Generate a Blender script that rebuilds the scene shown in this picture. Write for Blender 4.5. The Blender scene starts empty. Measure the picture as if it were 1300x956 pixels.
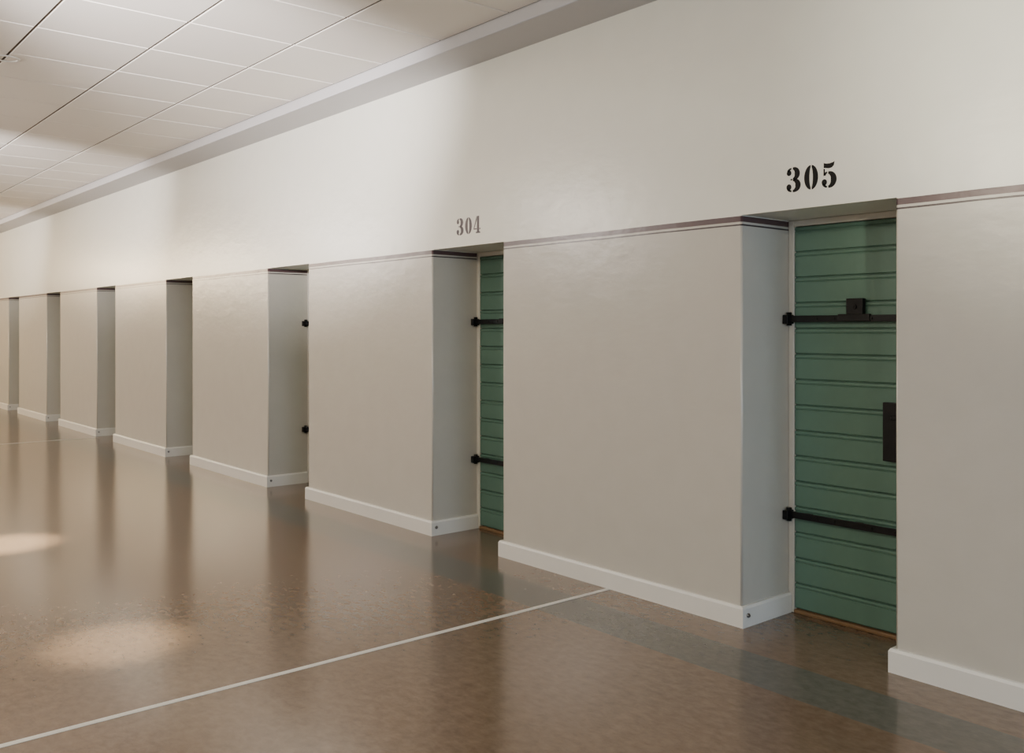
import bpy, bmesh, math, random
from mathutils import Vector
random.seed(3)
scene = bpy.context.scene
H_CAM=1.5
D=3.884; DOORX=4.29
P=2.692; Y0=2.021; OW=0.804
KMIN,KMAX=-2,9
YB,YF=-5.0,29.5
XL=-3.4
ZTOP=2.07; ZCEIL=3.38; ZSOF=3.30; XSOF=3.55

# ---------------- materials ----------------
def new_mat(name):
    m=bpy.data.materials.new(name); m.use_nodes=True
    nt=m.node_tree; b=nt.nodes["Principled BSDF"]
    return m,nt,b
def srgb(r,g,b):
    f=lambda c:(c/255/12.92) if c/255<=0.04045 else ((c/255+0.055)/1.055)**2.4
    return (f(r),f(g),f(b),1)
def simple(name,col,rough=0.5,bump=0.0,bscale=60,metal=0,var=0.06,spec=0.5):
    m,nt,b=new_mat(name)
    tc=nt.nodes.new("ShaderNodeTexCoord")
    n=nt.nodes.new("ShaderNodeTexNoise"); n.inputs["Scale"].default_value=bscale; n.inputs["Detail"].default_value=5
    nt.links.new(tc.outputs["Object"],n.inputs["Vector"])
    mx=nt.nodes.new("ShaderNodeMix"); mx.data_type='RGBA'
    c=Vector(col[:3])
    mx.inputs["A"].default_value=(*(c*(1-var)),1); mx.inputs["B"].default_value=(*(c*(1+var)),1)
    nt.links.new(n.outputs["Fac"],mx.inputs["Factor"])
    nt.links.new(mx.outputs["Result"],b.inputs["Base Color"])
    b.inputs["Roughness"].default_value=rough; b.inputs["Metallic"].default_value=metal
    b.inputs["Specular IOR Level"].default_value=spec
    if bump>0:
        bp=nt.nodes.new("ShaderNodeBump"); bp.inputs["Strength"].default_value=bump; bp.inputs["Distance"].default_value=0.01
        nt.links.new(n.outputs["Fac"],bp.inputs["Height"]); nt.links.new(bp.outputs["Normal"],b.inputs["Normal"])
    return m

def wall_material():
    m,nt,b=new_mat("painted_plaster")
    N=nt.nodes.new; L=nt.links.new
    geo=N("ShaderNodeNewGeometry"); sep=N("ShaderNodeSeparateXYZ"); L(geo.outputs["Position"],sep.inputs[0])
    n=N("ShaderNodeTexNoise"); n.inputs["Scale"].default_value=7; n.inputs["Detail"].default_value=6; L(geo.outputs["Position"],n.inputs["Vector"])
    nw=N("ShaderNodeTexNoise"); nw.inputs["Scale"].default_value=2.0; nw.inputs["Detail"].default_value=2; L(geo.outputs["Position"],nw.inputs["Vector"])
    w=N("ShaderNodeMath"); w.operation='MULTIPLY_ADD'; L(nw.outputs["Fac"],w.inputs[0]); w.inputs[1].default_value=0.006; L(sep.outputs["Z"],w.inputs[2])
    zz=N("ShaderNodeMath"); zz.operation='SUBTRACT'; L(w.outputs[0],zz.inputs[0]); zz.inputs[1].default_value=0.003
    def gt(a):
        k=N("ShaderNodeMath"); k.operation='GREATER_THAN'; L(zz.outputs[0],k.inputs[0]); k.inputs[1].default_value=a; return k
    def band(a,c):
        g1=gt(a); g2=gt(c); s=N("ShaderNodeMath"); s.operation='SUBTRACT'; L(g1.outputs[0],s.inputs[0]); L(g2.outputs[0],s.inputs[1]); return s.outputs[0]
    def mix(fac,A,B):
        x=N("ShaderNodeMix"); x.data_type='RGBA'; L(fac,x.inputs["Factor"])
        for s,v in (("A",A),("B",B)):
            if isinstance(v,tuple): x.inputs[s].default_value=v
            else: L(v,x.inputs[s])
        return x.outputs["Result"]
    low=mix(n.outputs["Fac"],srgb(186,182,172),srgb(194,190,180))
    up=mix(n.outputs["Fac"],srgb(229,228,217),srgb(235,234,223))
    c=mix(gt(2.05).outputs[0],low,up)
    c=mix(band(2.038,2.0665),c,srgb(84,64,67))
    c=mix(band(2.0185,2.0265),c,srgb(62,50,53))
    L(c,b.inputs["Base Color"])
    b.inputs["Roughness"].default_value=0.28
    b.inputs["Specular IOR Level"].default_value=0.7
    n2=N("ShaderNodeTexNoise"); n2.inputs["Scale"].default_value=12; n2.inputs["Detail"].default_value=3
    mp=N("ShaderNodeMapping"); mp.inputs["Scale"].default_value=(1,0.6,1.3); L(geo.outputs["Position"],mp.inputs[0]); L(mp.outputs[0],n2.inputs["Vector"])
    ad=N("ShaderNodeMath"); ad.operation='MULTIPLY_ADD'; L(n.outputs["Fac"],ad.inputs[0]); ad.inputs[1].default_value=1.2; L(n2.outputs["Fac"],ad.inputs[2])
    bp=N("ShaderNodeBump"); bp.inputs["Strength"].default_value=0.12; bp.inputs["Distance"].default_value=0.012
    L(ad.outputs[0],bp.inputs["Height"]); L(bp.outputs["Normal"],b.inputs["Normal"])
    return m

def floor_material():
    m,nt,b=new_mat("linoleum")
    N=nt.nodes.new; L=nt.links.new
    geo=N("ShaderNodeNewGeometry"); sep=N("ShaderNodeSeparateXYZ"); L(geo.outputs["Position"],sep.inputs[0])
    n1=N("ShaderNodeTexNoise"); n1.inputs["Scale"].default_value=20; n1.inputs["Detail"].default_value=9; n1.inputs["Roughness"].default_value=0.62; n1.inputs["Distortion"].default_value=0.2
    mp=N("ShaderNodeMapping"); mp.inputs["Scale"].default_value=(1.3,0.8,1); L(geo.outputs["Position"],mp.inputs[0]); L(mp.outputs[0],n1.inputs["Vector"])
    def ramp(a,c):
        r=N("ShaderNodeValToRGB"); L(n1.outputs["Fac"],r.inputs[0])
        r.color_ramp.elements[0].position=0.25; r.color_ramp.elements[0].color=a
        r.color_ramp.elements[1].position=0.75; r.color_ramp.elements[1].color=c
        return r
    r=ramp(srgb(95,77,61),srgb(121,102,84)); r2=ramp(srgb(80,78,71),srgb(101,98,90))
    def thr(a,out="X"):
        k=N("ShaderNodeMath"); k.operation='GREATER_THAN'; L(sep.outputs[out],k.inputs[0]); k.inputs[1].default_value=a; return k
    s=N("ShaderNodeMath"); s.operation='SUBTRACT'; L(thr(3.29).outputs[0],s.inputs[0]); L(thr(3.61).outputs[0],s.inputs[1])
    mx=N("ShaderNodeMix"); mx.data_type='RGBA'; L(s.outputs[0],mx.inputs["Factor"]); L(r.outputs[0],mx.inputs["A"]); L(r2.outputs[0],mx.inputs["B"])
    n3=N("ShaderNodeTexNoise"); n3.inputs["Scale"].default_value=0.9; n3.inputs["Detail"].default_value=3; L(geo.outputs["Position"],n3.inputs["Vector"])
    mr=N("ShaderNodeMapRange"); mr.inputs["To Min"].default_value=0.86; mr.inputs["To Max"].default_value=1.14; L(n3.outputs["Fac"],mr.inputs[0])
    vm=N("ShaderNodeVectorMath"); vm.operation='SCALE'; L(mx.outputs["Result"],vm.inputs[0]); L(mr.outputs[0],vm.inputs["Scale"])
    L(vm.outputs[0],b.inputs["Base Color"])
    rr=N("ShaderNodeMapRange"); rr.inputs["To Min"].default_value=0.155; rr.inputs["To Max"].default_value=0.185; L(n1.outputs["Fac"],rr.inputs[0]); L(rr.outputs[0],b.inputs["Roughness"])
    b.inputs["Specular IOR Level"].default_value=0.75
    bp=N("ShaderNodeBump"); bp.inputs["Strength"].default_value=0.04; bp.inputs["Distance"].default_value=0.01
    L(n3.outputs["Fac"],bp.inputs["Height"]); L(bp.outputs["Normal"],b.inputs["Normal"])
    return m

M_wall=wall_material(); M_floor=floor_material()
M_plain=simple("plain_wall_paint",srgb(176,172,164),0.5,0.08,12,var=0.02)
M_tile=simple("ceiling_tile_board",srgb(240,235,227),0.8,0.1,140,var=0.02)
M_gap=simple("ceiling_grid_metal",srgb(74,58,40),0.6)
M_sof=simple("soffit_paint",srgb(188,187,189),0.5,0.03,20,var=0.02)
M_base=simple("baseboard_paint",srgb(222,220,213),0.35,0.04,20,var=0.02)
M_green=simple("green_door_paint",srgb(91,124,110),0.40,0.06,25,var=0.05)
M_frame=simple("frame_paint",srgb(214,212,202),0.4,0.04,20,var=0.02)
M_iron=simple("black_iron",srgb(13,13,15),0.42,0.15,80,var=0.2,spec=0.3)
M_wood=simple("threshold_wood",srgb(128,100,70),0.45,0.1,30,var=0.15)
M_strip=simple("floor_strip_white",srgb(200,198,192),0.4,0.03,40,var=0.04)
M_ink=simple("black_stencil_paint",srgb(9,9,10),0.5,var=0.1,spec=0.2)
M_ink2=simple("sheen_grey_stencil_paint",srgb(100,92,96),0.5,var=0.1,spec=0.3)  # grey base colour stands in for light sheen on the dark digits
M_steel=simple("steel",srgb(150,150,150),0.3,metal=1)
M_lampw=simple("lamp_enamel",srgb(230,228,222),0.4)

# ---------------- mesh helpers ----------------
def obj_from_bm(bm,name,mats,parent=None,smooth=False):
    me=bpy.data.meshes.new(name); bmesh.ops.recalc_face_normals(bm,faces=bm.faces); bm.to_mesh(me); bm.free()
    for m in mats: me.materials.append(m)
    if smooth:
        for p in me.polygons: p.use_smooth=True
    o=bpy.data.objects.new(name,me); scene.collection.objects.link(o)
    if parent: o.parent=parent
    return o
def box(bm,x0,x1,y0,y1,z0,z1,mi=0,bev=0,bedges=None,seg=3):
    vs=[bm.verts.new((x,y,z)) for x in (x0,x1) for y in (y0,y1) for z in (z0,z1)]
    idx=[(0,1,3,2),(4,6,7,5),(0,4,5,1),(2,3,7,6),(0,2,6,4),(1,5,7,3)]
    fs=[bm.faces.new([vs[i] for i in f]) for f in idx]
    for f in fs: f.material_index=mi
    if bev>0:
        es=set(e for f in fs for e in f.edges)
        if bedges: es=[e for e in es if bedges(e)]
        r=bmesh.ops.bevel(bm,geom=list(es),offset=bev,segments=seg,profile=0.5,affect='EDGES')
        for f in r['faces']: f.material_index=mi; f.smooth=True
def cyl(bm,c,axis,r,l,n=20,mi=0):
    a=Vector(axis).normalized(); u=a.orthogonal().normalized(); v=a.cross(u); c=Vector(c)
    A=[bm.verts.new(c-a*l/2+(u*math.cos(t)+v*math.sin(t))*r) for t in [2*math.pi*i/n for i in range(n)]]
    B=[bm.verts.new(c+a*l/2+(u*math.cos(t)+v*math.sin(t))*r) for t in [2*math.pi*i/n for i in range(n)]]
    for i in range(n):
        f=bm.faces.new((A[i],A[(i+1)%n],B[(i+1)%n],B[i])); f.smooth=True; f.material_index=mi
    bm.faces.new(A).material_index=mi; bm.faces.new(B[::-1]).material_index=mi

# ---------------- right wall with deep door niches ----------------
bm=bmesh.new()
openings=[(Y0+P*k,Y0+P*k+OW) for k in range(KMIN,KMAX+1)]
edges=[YB]+[v for o in openings for v in o]+[YF]
piers=[(edges[i],edges[i+1]) for i in range(0,len(edges),2)]
for a,b_ in piers:
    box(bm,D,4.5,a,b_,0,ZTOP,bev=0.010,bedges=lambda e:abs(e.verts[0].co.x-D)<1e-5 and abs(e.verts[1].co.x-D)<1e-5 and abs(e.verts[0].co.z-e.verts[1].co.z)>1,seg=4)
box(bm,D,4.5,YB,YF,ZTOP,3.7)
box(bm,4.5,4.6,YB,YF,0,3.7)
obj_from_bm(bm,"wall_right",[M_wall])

# baseboards
bm=bmesh.new()
T=0.022; BH=0.105
for a,b_ in piers:
    out=[(DOORX-0.002,a-T),(D-T,a-T),(D-T,b_+T),(DOORX-0.002,b_+T)]
    inn=[(DOORX-0.002,a),(D,a),(D,b_),(DOORX-0.002,b_)]
    mid=[(x+(0.007 if i in(1,2) else 0), y+(0.007 if i<2 else -0.007)) for i,(x,y) in enumerate(out)]
    rings=[[bm.verts.new((x,y,0)) for x,y in out],[bm.verts.new((x,y,BH-0.012)) for x,y in out],
           [bm.verts.new((x,y,BH)) for x,y in mid],[bm.verts.new((x,y,BH)) for x,y in inn]]
    for r in range(3):
        for i in range(3):
            bm.faces.new((rings[r][i],rings[r][i+1],rings[r+1][i+1],rings[r+1][i]))
obj_from_bm(bm,"baseboard_right",[M_base])

# small round steel caps on the niche corner of the baseboards
bm=bmesh.new()
for a,b_ in openings:
    cyl(bm,(D+0.018,b_-T-0.004,0.060),(0,1,0),0.011,0.008)
    cyl(bm,(D+0.018,b_-T-0.010,0.060),(0,1,0),0.006,0.006)
obj_from_bm(bm,"baseboard_screw_cap",[M_steel])

# ---------------- doors ----------------
def leaf_mesh():
    bm=bmesh.new(); n=15; hh=2.013/n; zb=0.022
    ya,yb=0.036,OW-0.036; X=DOORX+0.008
    prof=[]
    for i in range(n):
        z=zb+i*hh
        prof+=[(0.012,z),(0.012,z+0.003),(0.002,z+0.006),(0,z+0.009),(0,z+hh-0.026),(0.004,z+hh-0.023),(0.004,z+hh-0.021),
               (-0.001,z+hh-0.017),(-0.002,z+hh-0.011),(-0.001,z+hh-0.004),(0.005,z+hh-0.001)]
    A=[bm.verts.new((X+d,ya,z)) for d,z in prof]; B=[bm.verts.new((X+d,yb,z)) for d,z in prof]
    for i in range(len(prof)-1): bm.faces.new((A[i],A[i+1],B[i+1],B[i]))
    box(bm,X+0.013,X+0.05,ya,yb,zb,zb+n*hh-0.001)
    return bm
def frame_mesh():
    bm=bmesh.new()
    for y0,y1 in ((0.0,0.034),(OW-0.034,OW)):
        box(bm,DOORX,DOORX+0.08,y0+0.0005,y1-0.0005,0,ZTOP-0.001,bev=0.004)
    box(bm,DOORX,DOORX+0.08,0.034,OW-0.034,2.037,ZTOP-0.001,bev=0.004)
    return bm
def strap(z,lock):
    bm=bmesh.new()
    x1=DOORX+0.004
    box(bm,x1-0.034,x1-0.022,0.05,OW-0.015,z-0.017,z+0.017,bev=0.002)
    for y in (0.10,0.40,0.68): box(bm,x1-0.023,x1+0.004,y-0.02,y+0.02,z-0.014,z+0.014,bev=0.002)
    cyl(bm,(x1-0.030,OW-0.022,z),(0,0,1),0.014,0.070)
    box(bm,x1-0.062,x1-0.003,OW-0.034,OW-0.003,z-0.026,z+0.022,bev=0.003)
    for y in (0.2,0.32,0.52,0.62): cyl(bm,(x1-0.0355,y,z),(1,0,0),0.007,0.006,12)
    box(bm,x1-0.045,x1-0.004,0.012,0.05,z-0.024,z+0.024,bev=0.004)
    if lock:
        box(bm,x1-0.030,x1+0.0,0.367,0.456,z+0.018,z+0.100,bev=0.003)
        box(bm,x1-0.042,x1-0.02,0.325,0.495,z-0.014,z+0.022,bev=0.003)
        cyl(bm,(x1-0.033,0.412,z+0.058),(1,0,0),0.013,0.008)
        cyl(bm,(x1-0.036,0.412,z+0.058),(1,0,0),0.006,0.010,12)
    return bm
def lockbox():
    bm=bmesh.new()
    box(bm,DOORX-0.018,DOORX+0.009,0.10,0.268,0.857,1.142,bev=0.004)
    cyl(bm,(DOORX-0.021,0.18,0.93),(1,0,0),0.012,0.008)
    box(bm,DOORX-0.022,DOORX-0.016,0.172,0.188,0.88,0.925,bev=0.001)
    cyl(bm,(DOORX-0.033,0.15,1.07),(1,0,0),0.010,0.034)
    box(bm,DOORX-0.054,DOORX-0.040,0.14,0.21,1.060,1.080,bev=0.005)
    return bm
def threshold():
    bm=bmesh.new(); box(bm,DOORX-0.004,DOORX+0.075,0.035,OW-0.035,0.0,0.019,bev=0.004); return bm
protos=None
for i,(a,b_) in enumerate(openings):
    e=bpy.data.objects.new("door_%d"%(i+1),None); scene.collection.objects.link(e); e.location=(0,a,0); e.empty_display_size=0.2
    if protos is None:
        protos=[obj_from_bm(leaf_mesh(),"leaf_boards",[M_green],e),obj_from_bm(frame_mesh(),"frame",[M_frame],e),
            obj_from_bm(strap(1.550,True),"strap_upper",[M_iron],e),obj_from_bm(strap(0.522,False),"strap_lower",[M_iron],e),
            obj_from_bm(lockbox(),"lock_box",[M_iron],e),obj_from_bm(threshold(),"threshold",[M_wood],e)]
    else:
        for p in protos:
            o=bpy.data.objects.new(p.name,p.data); scene.collection.objects.link(o); o.parent=e

# ---------------- stencil numbers ----------------
def ribbon(bm,pts,thin,thick,po=1.2,fixed=None):
    n=len(pts); L_=[];R_=[]
    for i,p in enumerate(pts):
        a=Vector(pts[max(i-1,0)]); b=Vector(pts[min(i+1,n-1)]); t=(b-a).normalized()
        w=fixed if fixed else thin+(thick-thin)*abs(t.y)**po
        nn=Vector((-t.y,t.x))*w/2; p=Vector(p)
        L_.append(p+nn); R_.append(p-nn)
    l=[bm.verts.new((q.x,q.y,0)) for q in L_]; r=[bm.verts.new((q.x,q.y,0)) for q in R_]
    for i in range(n-1): bm.faces.new((l[i],l[i+1],r[i+1],r[i]))
def poly(bm,pts): bm.faces.new([bm.verts.new((x,y,0)) for x,y in pts])
def disc(bm,cx,cy,r,ry=None):
    poly(bm,[(cx+r*math.cos(t),cy+(ry or r)*math.sin(t)) for t in [2*math.pi*i/24 for i in range(24)]])
def arc(cx,cy,rx,ry,a0,a1,n=20):
    return [(cx+rx*math.cos(math.radians(a0+(a1-a0)*i/n)),cy+ry*math.sin(math.radians(a0+(a1-a0)*i/n))) for i in range(n+1)]
def digit(bm,d):
    if d=='0':
        for s in (1,-1):
            o=[(0.38+s*abs(x-0.38),y) for x,y in arc(0.38,0.5,0.38,0.5,-85,85)]
            i_=[(0.38+s*abs(x-0.38),y) for x,y in arc(0.38,0.5,0.10,0.43,-70,70)]
            o=[bm.verts.new((x,y,0)) for x,y in o]; i_=[bm.verts.new((x,y,0)) for x,y in i_]
            for k in range(len(o)-1): bm.faces.new((o[k],o[k+1],i_[k+1],i_[k]))
    elif d=='3':
        ribbon(bm,arc(0.30,0.745,0.27,0.225,152,100),0.06,0.14)
        ribbon(bm,arc(0.31,0.745,0.27,0.225,84,-82),0.07,0.30)
        ribbon(bm,arc(0.30,0.265,0.32,0.235,82,-84),0.07,0.31)
        ribbon(bm,arc(0.30,0.265,0.29,0.235,-100,-152),0.06,0.14)
        disc(bm,0.12,0.79,0.13,0.115); disc(bm,0.11,0.21,0.14,0.125)
        poly(bm,[(0.20,0.49),(0.31,0.49),(0.31,0.54),(0.20,0.54)])
    elif d=='5':
        poly(bm,[(0.09,1.0),(0.20,0.965),(0.40,0.955),(0.60,0.985),(0.67,1.02),(0.63,0.86),(0.52,0.78),(0.36,0.76),(0.09,0.80)])
        poly(bm,[(0.08,0.76),(0.15,0.76),(0.15,0.50),(0.08,0.47)])
        ribbon(bm,arc(0.30,0.31,0.22,0.30,140,98),0.06,0.12)
        ribbon(bm,arc(0.30,0.31,0.32,0.285,84,-84),0.07,0.31)
        ribbon(bm,arc(0.30,0.31,0.28,0.285,-98,-150),0.06,0.14)
        disc(bm,0.12,0.22,0.14,0.125)
    elif d=='4':
        poly(bm,[(0.00,0.22),(0.34,0.22),(0.34,0.285),(0.08,0.285),(0.34,0.78),(0.34,1.0),(0.0,0.28)])
        poly(bm,[(0.38,0.09),(0.61,0.09),(0.61,1.0),(0.38,1.0)])
        poly(bm,[(0.65,0.22),(0.76,0.22),(0.76,0.285),(0.65,0.285)])
        poly(bm,[(0.24,0.0),(0.74,0.0),(0.74,0.06),(0.61,0.09),(0.38,0.09),(0.24,0.06)])
def number(txt,yc,z0,h,mat,name,wtot):
    bm=bmesh.new(); adv=0.98
    for i,d in enumerate(txt):
        b2=bmesh.new(); digit(b2,d)
        r=bmesh.ops.extrude_face_region(b2,geom=list(b2.faces))
        for v in [g for g in r['geom'] if isinstance(g,bmesh.types.BMVert)]: v.co.z+=1
        me=bpy.data.meshes.new("t")
        bmesh.ops.recalc_face_normals(b2,faces=b2.faces)
        for v in b2.verts: v.co.x=v.co.x+i*adv
        b2.to_mesh(me); bm.from_mesh(me); b2.free()
    wid=2*adv+0.78; sx=wtot/wid
    for v in bm.verts:
        x,y,z=v.co; v.co=(D-0.0012*z-0.0001, yc-(x-wid/2)*sx, z0+y*h)
    return obj_from_bm(bm,name,[mat])
number("305",Y0+OW/2+0.01,2.153,0.116,M_ink,"stencil_room_number",0.262)
number("304",Y0+P+OW/2-0.03,2.150,0.116,M_ink2,"stencil_room_number.001",0.268)

# ---------------- floor, strips ----------------
bm=bmesh.new(); box(bm,XL-0.1,4.6,YB-0.1,YF+0.1,-0.1,0); obj_from_bm(bm,"floor",[M_floor])
for i,y in enumerate((3.73,13.45)):
    bm=bmesh.new(); box(bm,XL,D-T,y-0.016,y+0.016,0,0.002,bev=0.0008); obj_from_bm(bm,"trim_%d"%(i+1),[M_strip])

# ---------------- ceiling ----------------
bm=bmesh.new()
S=0.700; x=XSOF
box(bm,XL-0.1,XSOF,YB,YF,ZCEIL+0.008,ZCEIL+0.12,mi=1)
while x>XL:
    xa=max(x-S,XL)
    y=5.64-S*16
    while y<YF:
        ya,yb=max(y,YB),min(y+S,YF)
        if yb-ya>0.05:
            x0,x1,y0,y1=xa+0.009,x-0.009,ya+0.006,yb-0.006
            v=[bm.verts.new(c) for c in ((x0,y0,ZCEIL+0.008),(x1,y0,ZCEIL+0.008),(x1,y1,ZCEIL+0.008),(x0,y1,ZCEIL+0.008),
               (x0+.002,y0+.002,ZCEIL),(x1-.002,y0+.002,ZCEIL),(x1-.002,y1-.002,ZCEIL),(x0+.002,y1-.002,ZCEIL))]
            for f in ((0,1,5,4),(1,2,6,5),(2,3,7,6),(3,0,4,7),(4,5,6,7)): bm.faces.new([v[i] for i in f])
        y+=S
    x-=S
obj_from_bm(bm,"ceiling",[M_tile,M_gap])
bm=bmesh.new(); box(bm,XSOF,D-0.0005,YB,YF,ZSOF,3.6,bev=0.006,bedges=lambda e:all(abs(v.co.x-XSOF)<1e-5 and abs(v.co.z-ZSOF)<1e-5 for v in e.verts))
obj_from_bm(bm,"trim_3",[M_sof])

# ---------------- remaining shell ----------------
bm=bmesh.new(); box(bm,XL-0.2,XL,YB,YF,0,3.6); obj_from_bm(bm,"wall_left",[M_plain])
bm=bmesh.new(); box(bm,XL,XL+0.02,YB,YF,0,0.105,bev=0.004); obj_from_bm(bm,"baseboard_left",[M_base])
bm=bmesh.new(); box(bm,XL-0.2,4.6,YF,YF+0.2,0,3.6); obj_from_bm(bm,"wall_far",[M_plain])
wx0,wx1,wz0,wz1=-1.6,2.2,0.9,2.9
bm=bmesh.new()
box(bm,XL-0.2,wx0,YB-0.3,YB,0,3.6); box(bm,wx1,4.6,YB-0.3,YB,0,3.6)
box(bm,wx0,wx1,YB-0.3,YB,0,wz0); box(bm,wx0,wx1,YB-0.3,YB,wz1,3.6)
obj_from_bm(bm,"wall_back",[M_plain])
bm=bmesh.new()
for xx in (wx0,wx0+(wx1-wx0)/3,wx0+2*(wx1-wx0)/3,wx1-0.06): box(bm,xx,xx+0.06,YB-0.2,YB-0.12,wz0,wz1,bev=0.006)
for zz in (wz0,1.9,wz1-0.06): box(bm,wx0,wx1,YB-0.195,YB-0.125,zz,zz+0.06,bev=0.006)
obj_from_bm(bm,"window_1",[M_frame])

# ---------------- lamps ----------------
def aim(o,frm,to):
    o.rotation_euler=(Vector(to)-Vector(frm)).to_track_quat('-Z','Y').to_euler()
def lamp(x,y,z,power,col,i,spot,target,cone,scol):
    e=bpy.data.objects.new("pendant_lamp" if i==0 else "pendant_lamp.%03d"%i,None); scene.collection.objects.link(e); e.location=(x,y,0)
    bm=bmesh.new(); cyl(bm,(0,0,(z+0.16+ZCEIL)/2),(0,0,1),0.008,ZCEIL-z-0.16); cyl(bm,(0,0,ZCEIL-0.015),(0,0,1),0.06,0.03)
    cyl(bm,(0,0,z+0.17),(0,0,1),0.05,0.06)
    obj_from_bm(bm,"stem",[M_lampw],e)
    l=bpy.data.lights.new("bulb",'POINT'); l.energy=power; l.color=col; l.shadow_soft_size=0.13
    o=bpy.data.objects.new("bulb",l); o.location=(0,0,z); o.parent=e; scene.collection.objects.link(o)
    l=bpy.data.lights.new("added_wall_spot",'SPOT'); l.energy=spot; l.color=scol; l.shadow_soft_size=0.1; l.spot_size=math.radians(cone); l.spot_blend=1  # unseen spot without fixture, added to brighten upper wall and ceiling edge
    o=bpy.data.objects.new("added_wall_spot",l); o.location=(0.1,0,z-0.5); o.parent=e; scene.collection.objects.link(o)
    aim(o,(x+0.1,y,z-0.5),target)
cols=((1,0.86,0.64),(1,0.89,0.71),(1,0.92,0.85),(1,0.92,0.84),(1,0.82,0.58),(1,0.76,0.46))
for i,y in enumerate((-2.1,3.3,8.7,14.1,19.5,24.9)):
    tgt=(3.5,y+3.6,3.38) if i else (3.88,0.85,2.65)
    lamp(-0.7,y,2.9,(105,132,195,240,380,450)[i],cols[i],i,(1700,3000,1700,1300,900,700)[i],tgt,28 if i==0 else 42,(1,0.94,0.78) if i==0 else (1,0.94,0.93))
def add_downlight(x,y,i,power):
    e=bpy.data.objects.new("added_downlight" if i==0 else "added_downlight.%03d"%i,None); scene.collection.objects.link(e); e.location=(x,y,0)
    bm=bmesh.new()
    n=32; prof=[(0.085,ZCEIL-0.001),(0.083,ZCEIL-0.008),(0.068,ZCEIL-0.008),(0.064,ZCEIL-0.001)]
    rings=[[bm.verts.new((r*math.cos(2*math.pi*k/n),r*math.sin(2*math.pi*k/n),z)) for k in range(n)] for r,z in prof]
    for a in range(3):
        for k in range(n): bm.faces.new((rings[a][k],rings[a][(k+1)%n],rings[a+1][(k+1)%n],rings[a+1][k]))
    obj_from_bm(bm,"bezel",[M_lampw],e)
    l=bpy.data.lights.new("spot",'SPOT'); l.energy=power; l.color=(1,0.87,0.64); l.shadow_soft_size=0.05; l.spot_size=math.radians(14); l.spot_blend=1  # narrow spot and bezel added to imitate glossy highlights on the floor
    o=bpy.data.objects.new("spot",l); o.location=(0,0,ZCEIL-0.02); o.parent=e; scene.collection.objects.link(o)
for i,y in enumerate((4.6,7.2,10.0,12.7)): add_downlight((1.40,1.46,1.4,1.4)[i],y,i,(1400,4500,3000,3000)[i])
l=bpy.data.lights.new("window_daylight",'AREA'); l.shape='RECTANGLE'; l.size=3.6; l.size_y=1.9; l.energy=225; l.color=(0.56,0.75,1.0)
o=bpy.data.objects.new("window_daylight",l); o.location=(0.3,YB-0.05,1.9); o.rotation_euler=(math.radians(90),0,0); scene.collection.objects.link(o)

w=bpy.data.worlds.new("World"); scene.world=w; w.use_nodes=True
w.node_tree.nodes["Background"].inputs[0].default_value=(0.6,0.75,1,1); w.node_tree.nodes["Background"].inputs[1].default_value=1.0

# ---------------- camera ----------------
f=math.sqrt(990*1401); th=math.atan(990/f)
cd=bpy.data.cameras.new("camera"); cam=bpy.data.objects.new("camera",cd); scene.collection.objects.link(cam)
cam.location=(0,0,H_CAM); cam.rotation_euler=(math.radians(90),0,-th)
cd.sensor_fit='HORIZONTAL'; cd.sensor_width=36; cd.lens=36*f/1300; cd.shift_y=-61/1300; cd.clip_start=0.05
scene.camera=cam
